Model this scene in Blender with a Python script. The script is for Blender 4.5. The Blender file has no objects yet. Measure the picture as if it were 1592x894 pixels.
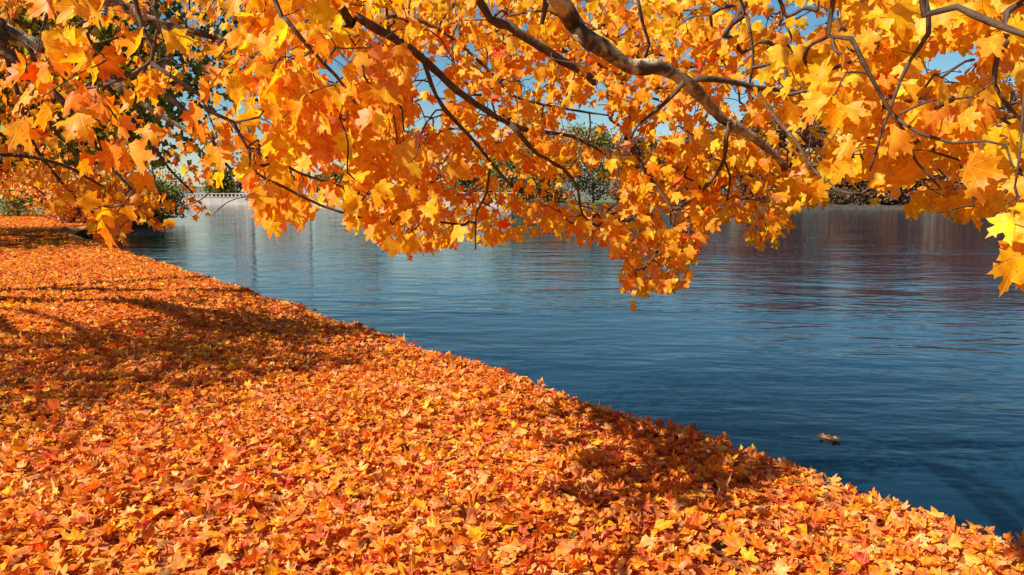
import bpy, math, random
import numpy as np
from mathutils import Vector, Matrix, geometry

random.seed(7)
rng = np.random.default_rng(11)
S = bpy.context.scene
COL = S.collection

# ------------------------------------------------------------------ camera
EYE = 1.5
LENS_PX = 1150.0                      # focal length in photo pixels (photo 1592 x 894)
PITCH = math.radians(7.0)
cd = bpy.data.cameras.new('camera')
cam = bpy.data.objects.new('camera', cd); COL.objects.link(cam)
cd.sensor_width = 36.0
cd.lens = 36.0 * LENS_PX / 1592.0
cd.clip_start = 0.05; cd.clip_end = 12000
cam.location = (0, 0, EYE)
cam.rotation_euler = (math.radians(90) - PITCH, 0, 0)
S.camera = cam

# ------------------------------------------------------------------ sky, sun, exposure
SUN_EL = math.radians(40); SUN_AZ = math.radians(-122)      # azimuth measured from +Y (view) towards +X
sun_dir = Vector((math.sin(SUN_AZ) * math.cos(SUN_EL), math.cos(SUN_AZ) * math.cos(SUN_EL), math.sin(SUN_EL)))
w = bpy.data.worlds.new('World'); S.world = w; w.use_nodes = True
wn = w.node_tree.nodes; wl = w.node_tree.links
bg = wn['Background']; bg.inputs['Strength'].default_value = 0.052
sky = wn.new('ShaderNodeTexSky'); sky.sky_type = 'NISHITA'; sky.sun_disc = False
sky.sun_elevation = SUN_EL; sky.sun_rotation = SUN_AZ
sky.air_density = 1.0; sky.dust_density = 0.1; sky.ozone_density = 1.6
hsv = wn.new('ShaderNodeHueSaturation'); hsv.inputs['Hue'].default_value = 0.484
hsv.inputs['Saturation'].default_value = 1.3
wl.new(sky.outputs[0], hsv.inputs['Color']); wl.new(hsv.outputs[0], bg.inputs['Color'])
sd = bpy.data.lights.new('sun', 'SUN'); sd.energy = 5.0; sd.angle = math.radians(0.5); sd.color = (1.0, 0.93, 0.80)
sun = bpy.data.objects.new('sun', sd); COL.objects.link(sun)
sun.rotation_euler = sun_dir.to_track_quat('Z', 'Y').to_euler()
S.view_settings.view_transform = 'Standard'; S.view_settings.look = 'None'
S.view_settings.exposure = 0.97; S.view_settings.gamma = 1.0
S.render.engine = 'CYCLES'
S.cycles.max_bounces = 10; S.cycles.transmission_bounces = 6; S.cycles.diffuse_bounces = 6
S.cycles.use_denoising = True

# ------------------------------------------------------------------ helpers
def tag(o, label=None, cat=None, group=None, kind=None):
    if label: o['label'] = label
    if cat: o['category'] = cat
    if group: o['group'] = group
    if kind: o['kind'] = kind
    return o

def link(o, parent=None):
    COL.objects.link(o)
    if parent is not None: o.parent = parent
    return o

def empty(name, loc):
    o = bpy.data.objects.new(name, None); o.location = loc; o.empty_display_size = 0.3
    return link(o)

CP, SP = math.cos(PITCH), math.sin(PITCH)
def at(px, py, d):
    """world point seen at photo pixel (px, py) at depth d metres from the eye"""
    cx = (np.asarray(px, float) - 796) / LENS_PX; cy = (447 - np.asarray(py, float)) / LENS_PX
    d = np.asarray(d, float)
    return np.stack([cx * d, (CP + cy * SP) * d, EYE + (cy * CP - SP) * d], -1)

def project(P):
    P = np.asarray(P, float); x = P[..., 0]; y = P[..., 1]; z = P[..., 2] - EYE
    d = y * CP - z * SP; v = y * SP + z * CP
    d = np.where(np.abs(d) < 1e-6, 1e-6, d)
    return 796 + LENS_PX * x / d, 447 - LENS_PX * v / d, d

def on_ground(px, py, z=0.0):
    cx = (px - 796) / LENS_PX; cy = (447 - py) / LENS_PX
    t = (z - EYE) / (cy * CP - SP)
    return (cx * t, (CP + cy * SP) * t)

def mesh_np(name, V, F, mat, parent=None, tint=None, uv=None, smooth=False):
    """V (n,3), F (m,3) triangles or (m,4) quads; tint per vertex (n,3); uv per vertex (n,2)"""
    me = bpy.data.meshes.new(name)
    V = np.ascontiguousarray(V, np.float32); F = np.ascontiguousarray(F, np.int32)
    k = F.shape[1]
    me.vertices.add(len(V)); me.vertices.foreach_set('co', V.ravel())
    me.loops.add(F.size); me.loops.foreach_set('vertex_index', F.ravel())
    me.polygons.add(len(F)); me.polygons.foreach_set('loop_start', np.arange(0, F.size, k, dtype=np.int32))
    me.update(calc_edges=True)
    if tint is not None:
        a = me.attributes.new('tint', 'FLOAT_COLOR', 'POINT')
        c = np.ones((len(V), 4), np.float32); c[:, :3] = tint
        a.data.foreach_set('color', c.ravel())
    if uv is not None:
        u = me.uv_layers.new(name='leaf_uv')
        u.data.foreach_set('uv', np.ascontiguousarray(uv[F.ravel()], np.float32).ravel())
    me.polygons.foreach_set('use_smooth', np.full(len(F), smooth))
    me.materials.append(mat)
    me.validate()
    o = bpy.data.objects.new(name, me)
    return link(o, parent)

class Tubes:
    """collects tapered tubes"""
    def __init__(self): self.V = []; self.F = []; self.n = 0
    def add(self, pts, rad, sides=6, cap=True, lump=0.0):
        pts = np.asarray(pts, float); n = len(pts)
        t = np.gradient(pts, axis=0); t /= np.linalg.norm(t, axis=1)[:, None] + 1e-9
        ref = np.array([0.13, 0.31, 0.94]) if abs(t[0][2]) < 0.9 else np.array([1.0, 0.2, 0.1])
        V = []
        ang = np.arange(sides) * 2 * math.pi / sides
        for i in range(n):
            u = np.cross(t[i], ref); u /= np.linalg.norm(u) + 1e-9
            ref = np.cross(u, t[i]); v = ref
            r = rad[i] * (1 + lump * rng.uniform(-1, 1, sides))
            V.append(pts[i] + (np.cos(ang) * r)[:, None] * u + (np.sin(ang) * r)[:, None] * v)
        V = np.concatenate(V)
        a = np.arange(sides); b = (a + 1) % sides
        F = []
        for i in range(n - 1):
            o0 = i * sides; o1 = o0 + sides
            F.append(np.stack([o0 + a, o0 + b, o1 + b], 1)); F.append(np.stack([o0 + a, o1 + b, o1 + a], 1))
        if cap:
            c = np.array([[(n - 1) * sides, (n - 1) * sides + j, (n - 1) * sides + j + 1] for j in range(1, sides - 1)])
            F.append(c); F.append(np.array([[0, j + 1, j] for j in range(1, sides - 1)]))
        self.V.append(V); self.F.append(np.concatenate(F) + self.n); self.n += len(V)
    def build(self, name, mat, parent=None):
        return mesh_np(name, np.concatenate(self.V), np.concatenate(self.F), mat, parent, smooth=True)

def smooth_path(pts, step):
    """Catmull-Rom through rows of any width"""
    p = np.asarray(pts, float)
    P = np.vstack([2 * p[0] - p[1], p, 2 * p[-1] - p[-2]])
    out = []
    for i in range(1, len(P) - 2):
        L = np.linalg.norm(P[i + 1][:3] - P[i][:3]); n = max(1, int(math.ceil(L / step)))
        for k in range(n):
            t = k / n
            out.append(0.5 * ((2 * P[i]) + (-P[i - 1] + P[i + 1]) * t + (2 * P[i - 1] - 5 * P[i] + 4 * P[i + 1] - P[i + 2]) * t * t
                              + (-P[i - 1] + 3 * P[i] - 3 * P[i + 1] + P[i + 2]) * t ** 3))
    out.append(P[-2]); return np.array(out)

# ------------------------------------------------------------------ materials
def new_mat(name):
    m = bpy.data.materials.new(name); m.use_nodes = True
    return m, m.node_tree.nodes, m.node_tree.links, m.node_tree.nodes['Principled BSDF']

def ramp(N, stops):
    r = N.new('ShaderNodeValToRGB'); e = r.color_ramp.elements
    while len(e) < len(stops): e.new(0.5)
    for el, (p, c) in zip(e, stops): el.position = p; el.color = (*c, 1)
    return r

def simple_mat(name, c1, c2, scale=4.0, rough=0.8, bump=0.3, coords='Object', detail=6, stretch=None, dist=0.02):
    m, N, L, b = new_mat(name)
    tc = N.new('ShaderNodeTexCoord'); nz = N.new('ShaderNodeTexNoise')
    nz.inputs['Scale'].default_value = scale; nz.inputs['Detail'].default_value = detail
    if stretch:
        mp = N.new('ShaderNodeMapping'); mp.inputs['Scale'].default_value = stretch
        L.new(tc.outputs[coords], mp.inputs[0]); L.new(mp.outputs[0], nz.inputs['Vector'])
    else: L.new(tc.outputs[coords], nz.inputs['Vector'])
    r = ramp(N, [(0.3, c1), (0.7, c2)])
    L.new(nz.outputs['Fac'], r.inputs[0]); L.new(r.outputs[0], b.inputs['Base Color'])
    b.inputs['Roughness'].default_value = rough
    if bump:
        bp = N.new('ShaderNodeBump'); bp.inputs['Strength'].default_value = bump; bp.inputs['Distance'].default_value = dist
        L.new(nz.outputs['Fac'], bp.inputs['Height']); L.new(bp.outputs[0], b.inputs['Normal'])
    return m

def leaf_material(name, trans=0.5, rough=0.42, vein=0.35, back=0.35, gain=1.0, spec=0.4):
    m, N, L, b = new_mat(name)
    at_ = N.new('ShaderNodeAttribute'); at_.attribute_name = 'tint'
    uv = N.new('ShaderNodeUVMap'); uv.uv_map = 'leaf_uv'
    # palmate veins: smallest distance to five rays from the leaf base
    cur = None
    for deg in (90, 48, 132, 5, 175):
        d = (math.cos(math.radians(deg)), math.sin(math.radians(deg)), 0)
        dot = N.new('ShaderNodeVectorMath'); dot.operation = 'DOT_PRODUCT'; dot.inputs[1].default_value = d
        L.new(uv.outputs[0], dot.inputs[0])
        perp = N.new('ShaderNodeVectorMath'); perp.operation = 'DOT_PRODUCT'; perp.inputs[1].default_value = (-d[1], d[0], 0)
        L.new(uv.outputs[0], perp.inputs[0])
        ab = N.new('ShaderNodeMath'); ab.operation = 'ABSOLUTE'; L.new(perp.outputs['Value'], ab.inputs[0])
        lt = N.new('ShaderNodeMath'); lt.operation = 'LESS_THAN'; lt.inputs[1].default_value = 0.0; L.new(dot.outputs['Value'], lt.inputs[0])
        s = N.new('ShaderNodeMath'); s.operation = 'ADD'; L.new(ab.outputs[0], s.inputs[0]); L.new(lt.outputs[0], s.inputs[1])
        if cur is None: cur = s
        else:
            mn = N.new('ShaderNodeMath'); mn.operation = 'MINIMUM'; L.new(cur.outputs[0], mn.inputs[0]); L.new(s.outputs[0], mn.inputs[1]); cur = mn
    vr = N.new('ShaderNodeMapRange'); vr.inputs['From Min'].default_value = 0.006; vr.inputs['From Max'].default_value = 0.028
    vr.inputs['To Min'].default_value = vein; vr.inputs['To Max'].default_value = 0.0
    L.new(cur.outputs[0], vr.inputs['Value'])
    # blotches inside a leaf
    geo = N.new('ShaderNodeNewGeometry')
    tc = N.new('ShaderNodeTexCoord')
    nz = N.new('ShaderNodeTexNoise'); nz.inputs['Scale'].default_value = 3.2; nz.inputs['Detail'].default_value = 5
    ofs = N.new('ShaderNodeVectorMath'); ofs.operation = 'MULTIPLY_ADD'
    ofs.inputs[1].default_value = (31, 17, 23); L.new(at_.outputs['Color'], ofs.inputs[0]); L.new(uv.outputs[0], ofs.inputs[2])
    L.new(ofs.outputs[0], nz.inputs['Vector'])
    hs = N.new('ShaderNodeHueSaturation')
    hr = N.new('ShaderNodeMapRange'); hr.inputs['From Min'].default_value = 0.3; hr.inputs['From Max'].default_value = 0.7
    hr.inputs['To Min'].default_value = 0.482; hr.inputs['To Max'].default_value = 0.514
    L.new(nz.outputs['Fac'], hr.inputs['Value']); L.new(hr.outputs[0], hs.inputs['Hue'])
    hv = N.new('ShaderNodeMapRange'); hv.inputs['From Min'].default_value = 0.3; hv.inputs['From Max'].default_value = 0.7
    hv.inputs['To Min'].default_value = 0.80; hv.inputs['To Max'].default_value = 1.12; L.new(nz.outputs['Fac'], hv.inputs['Value']); L.new(hv.outputs[0], hs.inputs['Value']); L.new(at_.outputs['Color'], hs.inputs['Color'])
    vm = N.new('ShaderNodeMix'); vm.data_type = 'RGBA'; vm.inputs['B'].default_value = (0.9, 0.55, 0.12, 1)
    L.new(vr.outputs[0], vm.inputs['Factor']); L.new(hs.outputs[0], vm.inputs['A'])
    # small brown specks
    sp = N.new('ShaderNodeTexNoise'); sp.inputs['Scale'].default_value = 11; sp.inputs['Detail'].default_value = 2
    L.new(ofs.outputs[0], sp.inputs['Vector'])
    sr = N.new('ShaderNodeMapRange'); sr.inputs['From Min'].default_value = 0.68; sr.inputs['From Max'].default_value = 0.74; sr.inputs['To Max'].default_value = 0.7
    L.new(sp.outputs['Fac'], sr.inputs['Value'])
    sm = N.new('ShaderNodeMix'); sm.data_type = 'RGBA'; sm.inputs['B'].default_value = (0.16, 0.05, 0.01, 1)
    L.new(sr.outputs[0], sm.inputs['Factor']); L.new(vm.outputs['Result'], sm.inputs['A'])
    col = sm.outputs['Result']
    # the underside is paler and pinker than the upper face
    bm_ = N.new('ShaderNodeMix'); bm_.data_type = 'RGBA'; bm_.inputs['B'].default_value = (0.88, 0.42, 0.16, 1)
    bf = N.new('ShaderNodeMath'); bf.operation = 'MULTIPLY'; bf.inputs[1].default_value = back
    L.new(geo.outputs['Backfacing'], bf.inputs[0]); L.new(bf.outputs[0], bm_.inputs['Factor']); L.new(col, bm_.inputs['A'])
    L.new(bm_.outputs['Result'], b.inputs['Base Color'])
    b.inputs['Roughness'].default_value = rough; b.inputs['Specular IOR Level'].default_value = spec
    bp = N.new('ShaderNodeBump'); bp.inputs['Strength'].default_value = 0.35; bp.inputs['Distance'].default_value = 0.004
    ad = N.new('ShaderNodeMath'); ad.operation = 'SUBTRACT'; L.new(nz.outputs['Fac'], ad.inputs[0]); L.new(vr.outputs[0], ad.inputs[1])
    L.new(ad.outputs[0], bp.inputs['Height']); L.new(bp.outputs[0], b.inputs['Normal'])
    tr = N.new('ShaderNodeBsdfTranslucent')
    tm = N.new('ShaderNodeVectorMath'); tm.operation = 'SCALE'; tm.inputs['Scale'].default_value = gain
    gm = N.new('ShaderNodeGamma'); gm.inputs['Gamma'].default_value = 1.25; L.new(col, gm.inputs['Color']); L.new(gm.outputs[0], tm.inputs[0]); L.new(tm.outputs[0], tr.inputs['Color'])
    mx = N.new('ShaderNodeMixShader'); mx.inputs[0].default_value = trans
    L.new(b.outputs[0], mx.inputs[1]); L.new(tr.outputs[0], mx.inputs[2])
    L.new(mx.outputs[0], N['Material Output'].inputs['Surface'])
    return m

M_LEAF = leaf_material('maple_leaf', trans=0.60, rough=0.45, vein=0.42, back=0.15, spec=0.3)
M_FALLEN = leaf_material('fallen_maple_leaf', trans=0.36, rough=0.55, vein=0.45, back=0.20, spec=0.2)
M_FAR_LEAF = leaf_material('distant_foliage', trans=0.35, rough=0.6, vein=0.0, back=0.0)
M_BARK = simple_mat('maple_bark', (0.028, 0.016, 0.010), (0.115, 0.07, 0.04), 26, 0.85, 0.8, detail=8, dist=0.01)
M_THICK_BARK = None
M_TWIG = simple_mat('twig_bark', (0.03, 0.014, 0.009), (0.085, 0.04, 0.025), 40, 0.7, 0.2, dist=0.003)
M_DARKBARK = simple_mat('old_bark', (0.02, 0.015, 0.011), (0.075, 0.06, 0.045), 5, 0.9, 0.8, stretch=(3, 3, 0.6), dist=0.05)
M_STONE = simple_mat('coping_granite', (0.12, 0.085, 0.07), (0.25, 0.185, 0.155), 14, 0.8, 0.4, dist=0.01)

def lichen_sunfleck_bark():
    m, N, L, b = new_mat('mottled_maple_bark')
    tc = N.new('ShaderNodeTexCoord')
    n1 = N.new('ShaderNodeTexNoise'); n1.inputs['Scale'].default_value = 9; n1.inputs['Detail'].default_value = 7; n1.inputs['Distortion'].default_value = 0.8
    n2 = N.new('ShaderNodeTexNoise'); n2.inputs['Scale'].default_value = 70; n2.inputs['Detail'].default_value = 6
    for n in (n1, n2): L.new(tc.outputs['Object'], n.inputs['Vector'])
    r = ramp(N, [(0.40, (0.06, 0.035, 0.018)), (0.48, (0.20, 0.14, 0.075)), (0.58, (0.50, 0.42, 0.25))])  # pale blotches: lichen, plus sun patches on the bough painted into the colour
    L.new(n1.outputs['Fac'], r.inputs[0])
    mx = N.new('ShaderNodeMix'); mx.data_type = 'RGBA'; mx.blend_type = 'MULTIPLY'; mx.inputs['Factor'].default_value = 0.6
    r2 = ramp(N, [(0.35, (0.35, 0.3, 0.25)), (0.6, (1, 1, 1))]); L.new(n2.outputs['Fac'], r2.inputs[0])
    L.new(r.outputs[0], mx.inputs['A']); L.new(r2.outputs[0], mx.inputs['B']); L.new(mx.outputs['Result'], b.inputs['Base Color'])
    b.inputs['Roughness'].default_value = 0.85
    bp = N.new('ShaderNodeBump'); bp.inputs['Strength'].default_value = 0.9; bp.inputs['Distance'].default_value = 0.012
    L.new(n2.outputs['Fac'], bp.inputs['Height']); L.new(bp.outputs[0], b.inputs['Normal'])
    return m
M_THICK_BARK = lichen_sunfleck_bark()

def ground_material():
    m, N, L, b = new_mat('leafy_soil')
    tc = N.new('ShaderNodeTexCoord')
    vz = N.new('ShaderNodeTexVoronoi'); vz.inputs['Scale'].default_value = 11; L.new(tc.outputs['Object'], vz.inputs['Vector'])
    sep = N.new('ShaderNodeSeparateColor'); L.new(vz.outputs['Color'], sep.inputs[0])
    r = ramp(N, [(0.0, (0.10, 0.028, 0.008)), (0.35, (0.42, 0.11, 0.02)), (0.65, (0.62, 0.22, 0.03)), (1.0, (0.66, 0.36, 0.10))])
    L.new(sep.outputs[0], r.inputs[0])
    ng = N.new('ShaderNodeTexNoise'); ng.inputs['Scale'].default_value = 0.35; ng.inputs['Detail'].default_value = 8; L.new(tc.outputs['Object'], ng.inputs['Vector'])
    g = ramp(N, [(0.3, (0.06, 0.085, 0.02)), (0.7, (0.14, 0.15, 0.04))]); L.new(ng.outputs['Fac'], g.inputs[0])
    sx = N.new('ShaderNodeSeparateXYZ'); L.new(tc.outputs['Object'], sx.inputs[0])
    ln = N.new('ShaderNodeVectorMath'); ln.operation = 'LENGTH'; L.new(tc.outputs['Object'], ln.inputs[0])
    ma = N.new('ShaderNodeMath'); ma.operation = 'MULTIPLY_ADD'; ma.inputs[1].default_value = 40; L.new(ng.outputs['Fac'], ma.inputs[0]); L.new(ln.outputs['Value'], ma.inputs[2])
    mr = N.new('ShaderNodeMapRange'); mr.inputs['From Min'].default_value = 82; mr.inputs['From Max'].default_value = 96; L.new(ma.outputs[0], mr.inputs['Value'])
    mx = N.new('ShaderNodeMix'); mx.data_type = 'RGBA'; L.new(mr.outputs[0], mx.inputs['Factor']); L.new(r.outputs[0], mx.inputs['A']); L.new(g.outputs[0], mx.inputs['B'])
    L.new(mx.outputs['Result'], b.inputs['Base Color']); b.inputs['Roughness'].default_value = 0.9
    bp = N.new('ShaderNodeBump'); bp.inputs['Distance'].default_value = 0.05; bp.inputs['Strength'].default_value = 0.8
    L.new(vz.outputs['Distance'], bp.inputs['Height']); L.new(bp.outputs[0], b.inputs['Normal'])
    return m

def water_material():
    m, N, L, b = new_mat('river_water')
    tc = N.new('ShaderNodeTexCoord')
    def nz(scale, rot, det, dist=0.0):
        mp = N.new('ShaderNodeMapping'); mp.inputs['Rotation'].default_value = (0, 0, math.radians(rot)); mp.inputs['Scale'].default_value = scale
        n = N.new('ShaderNodeTexNoise'); n.inputs['Scale'].default_value = 1.0; n.inputs['Detail'].default_value = det
        n.inputs['Distortion'].default_value = dist
        L.new(tc.outputs['Object'], mp.inputs[0]); L.new(mp.outputs[0], n.inputs['Vector']); return n
    a = nz((0.7, 1.7, 1), 10, 3, 0.2); c = nz((2.6, 5.5, 1), -14, 3, 0.15); e = nz((0.10, 0.3, 1), 22, 2)
    s1 = N.new('ShaderNodeMath'); s1.operation = 'MULTIPLY_ADD'; s1.inputs[1].default_value = 0.13
    L.new(c.outputs['Fac'], s1.inputs[0]); L.new(a.outputs['Fac'], s1.inputs[2])
    pt = N.new('ShaderNodeMapRange'); pt.inputs['From Min'].default_value = 0.35; pt.inputs['From Max'].default_value = 0.65
    pt.inputs['To Min'].default_value = 0.55; pt.inputs['To Max'].default_value = 1.25; L.new(e.outputs['Fac'], pt.inputs['Value'])
    s2 = N.new('ShaderNodeMath'); s2.operation = 'MULTIPLY'; L.new(s1.outputs[0], s2.inputs[0]); L.new(pt.outputs[0], s2.inputs[1])
    bp = N.new('ShaderNodeBump'); bp.inputs['Strength'].default_value = 1.0; bp.inputs['Distance'].default_value = 0.034
    L.new(s2.outputs[0], bp.inputs['Height']); L.new(bp.outputs[0], b.inputs['Normal'])
    b.inputs['Base Color'].default_value = (0.003, 0.015, 0.030, 1)
    b.inputs['Roughness'].default_value = 0.06; b.inputs['IOR'].default_value = 1.333
    return m

# ------------------------------------------------------------------ land and water
WATER_Z = -0.45
def gh(x, y):
    """height of the bank: gentle undulation that dies out with distance"""
    x = np.asarray(x, float); y = np.asarray(y, float)
    h = 0.030 * np.sin(1.1 * x + 0.6 * y + 0.5) + 0.022 * np.sin(2.3 * x - 1.7 * y) + 0.015 * np.sin(0.35 * x + 0.21 * y + 2) - 0.02
    return h * np.exp(-((x * x + y * y) / 900.0))

e0 = on_ground(1592, 830); e1 = on_ground(200, 396)
dx, dy = e1[0] - e0[0], e1[1] - e0[1]
LL = math.hypot(dx, dy); ux, uy = dx / LL, dy / LL
shore = [(e0[0] - ux * s, e0[1] - uy * s) for s in (900, 120, 40, 20, 12, 7, 4, 2)]
shore += [(e0[0] + ux * s, e0[1] + uy * s) for s in np.arange(0, LL, 0.9)]
shore += [e1, (-11.6, 21.4), (-13.1, 23.4), (-14.9, 25.6), (-17.2, 28.6), (-19.6, 32), (-22.4, 38), (-24.6, 45), (-26.0, 52), (-26.5, 57), (-28.5, 61),
          (-36, 68), (-52, 85), (-75, 120), (-92, 160), (-104, 185), (-104, 200)]
far_edge = [(-100, 205), (0, 147), (12, 146), (24, 142), (30, 134), (37, 124), (48, 119), (70, 117), (100, 116), (140, 113), (200, 108), (320, 96), (900, 40)]
shore = [(float(a), float(b)) for a, b in shore]
outline = shore + far_edge + [(4500, 0), (4500, 7000), (-6000, 7000), (-6000, -1500)]
pts2 = list(outline); n_out = len(pts2)
def inside(x, y, poly=outline):
    c = False; j = len(poly) - 1
    for i in range(len(poly)):
        xi, yi = poly[i]; xj, yj = poly[j]
        if (yi > y) != (yj > y) and x < (xj - xi) * (y - yi) / (yj - yi) + xi: c = not c
        j = i
    return c
for gx in np.arange(-16, 4, 0.55):
    for gy in np.arange(-4, 26, 0.55):
        x = gx + random.uniform(-.15, .15); y = gy + random.uniform(-.15, .15)
        # signed distance to the straight edge, land on the left
        sdv = (x - e0[0]) * (-uy) + (y - e0[1]) * ux
        if sdv > 0.25 and inside(x, y): pts2.append((x, y))
for _ in range(700):
    x = random.uniform(-90, 10); y = random.uniform(-40, 100)
    if inside(x, y) and (x < -17 or y < -5 or y > 27): pts2.append((x, y))
res = geometry.delaunay_2d_cdt([Vector(p) for p in pts2], [], [list(range(n_out))], 1, 1e-5)
gv = np.array([(p.x, p.y) for p in res[0]]); gf = np.array([list(f) for f in res[2]])
GV = np.column_stack([gv, gh(gv[:, 0], gv[:, 1])])
M_GROUND = ground_material()
ground = mesh_np('ground', GV, gf, M_GROUND, smooth=True)
tag(ground, 'leaf covered river bank sloping away to the lawn behind the trees', kind='structure')

water = mesh_np('water', np.array([(-6000, -1500, WATER_Z), (4500, -1500, WATER_Z), (4500, 7000, WATER_Z), (-6000, 7000, WATER_Z)], float),
                np.array([[0, 1, 2, 3]]), water_material())
tag(water, 'dark blue rippling river beside the leaf covered bank', kind='structure')

# retaining edge: earth face below the bank, and coping stones laid along the visible part
def wall_strip(name, line, z0, z1, thick, mat):
    V = []; F = []
    L_ = np.array(line); t = np.gradient(L_, axis=0); t /= np.linalg.norm(t, axis=1)[:, None]
    nrm = np.column_stack([-t[:, 1], t[:, 0]])           # to the land side
    for i, (p, n) in enumerate(zip(L_, nrm)):
        a = p - n * 0.01; b = p + n * thick
        V += [(a[0], a[1], z0), (a[0], a[1], z1), (b[0], b[1], z1), (b[0], b[1], z0)]
        if i:
            o = i * 4 - 4
            F += [[o, o + 4, o + 5, o + 1], [o + 1, o + 5, o + 6, o + 2], [o + 2, o + 6, o + 7, o + 3]]
    return mesh_np(name, np.array(V), np.array(F), mat)
M_EARTH = simple_mat('bank_earth', (0.03, 0.022, 0.015), (0.10, 0.08, 0.055), 3, 0.95, 0.6, dist=0.05)
bend = next(i for i, p in enumerate(shore) if p[1] > 25)
bf = wall_strip('bank_face', shore[1:bend + 2], -1.2, -0.075, 0.25, M_EARTH)
tag(bf, 'dark earth face of the near bank where it meets the river', kind='structure')
def bank_slope(name, line, mat, zs=(-1.0, -.5, -.15, .12, .2, -.15), rough=.12):
    L_ = smooth_path([(a, b_, 0) for a, b_ in line], 1.6)[:, :2]
    t = np.gradient(L_, axis=0); t /= np.linalg.norm(t, axis=1)[:, None] + 1e-9; nr = np.column_stack([-t[:, 1], t[:, 0]])
    if nr[0][1] < 0: nr = -nr
    n = len(L_); V = []; k = 6
    offs = [-2.6, -1.5, -.6, .4, 1.8, 4.5] if rough > .05 else [-1.6, -.9, -.45, -.12, .25, .6]
    wob = np.cumsum(rng.normal(0, .25, n)); wob -= np.convolve(wob, np.ones(15) / 15, 'same')
    for i in range(n):
        for o_, z in zip(offs, zs):
            p = L_[i] + nr[i] * (o_ + (wob[i] * .8 + rng.normal(0, .18)) * min(1, rough * 8 - .24)); V.append((p[0], p[1], z + (rng.normal(0, rough) if z > -.9 else 0)))
    F = []
    for i in range(n - 1):
        for j in range(k - 1):
            a = i * k + j; F += [[a, a + k, a + k + 1], [a, a + k + 1, a + 1]]
    return mesh_np(name, np.array(V), np.array(F), mat, smooth=True)
nb = bank_slope('bank_slope', shore[bend - 1:-1], M_GROUND, (-1.0, -.65, -.36, -.12, -.01, -.10), .03)
tag(nb, 'leaf covered slope where the near bank bends away into the river', kind='structure')
ff = bank_slope('far_bank', far_edge[1:-1], simple_mat('far_bank_soil', (0.018, 0.016, 0.012), (0.06, 0.05, 0.038), 1.2, 0.95, 0.5, dist=.1))
tag(ff, 'uneven brown grey bank of stones and soil on the far side of the river', kind='structure')

edge_wall = empty('stone_edging', (e0[0], e0[1], 0))
tag(edge_wall, 'pinkish granite edging stones between the fallen leaves and the river', 'edging')
def coping_mesh(length):
    V = []; n = 4
    hw, ht = 0.15, 0.055
    prof = [(-hw, -0.14), (-hw, ht - 0.02), (-hw + 0.02, ht), (hw - 0.02, ht), (hw, ht - 0.02), (hw, -0.14)]
    me_V = []; F = []
    for i in range(n):
        for (a, z) in prof:
            inset = 0.008 if i in (0, n - 1) else 0
            x = (i / (n - 1) - 0.5) * (length - 0.012)
            me_V.append((x, a * (1 - inset * 3) + rng.uniform(-.004, .004), z - inset + rng.uniform(-.003, .003)))
    k = len(prof)
    for i in range(n - 1):
        for j in range(k):
            a = i * k + j; b = i * k + (j + 1) % k
            F += [[a, a + k, b + k], [a, b + k, b]]
    for j in range(1, k - 1):
        F += [[0, j, j + 1], [(n - 1) * k, (n - 1) * k + j + 1, (n - 1) * k + j]]
    return mesh_np('stone', np.array(me_V), np.array(F), M_STONE, edge_wall)
protos = [coping_mesh(1.1) for _ in range(3)]
ang = math.atan2(uy, ux)
for i in range(22):
    s = -2.3 + i * 1.1
    o = protos[i] if i < 3 else protos[i % 3].copy()
    if i >= 3: link(o, edge_wall)
    cx = ux * s - uy * 0.13; cy = uy * s + ux * 0.13
    z = float(gh(e0[0] + cx, e0[1] + cy))
    o.location = (cx, cy, z - 0.062); o.rotation_euler = (rng.uniform(-.02, .02), rng.uniform(-.008, .008), ang + rng.uniform(-.006, .006))

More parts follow.
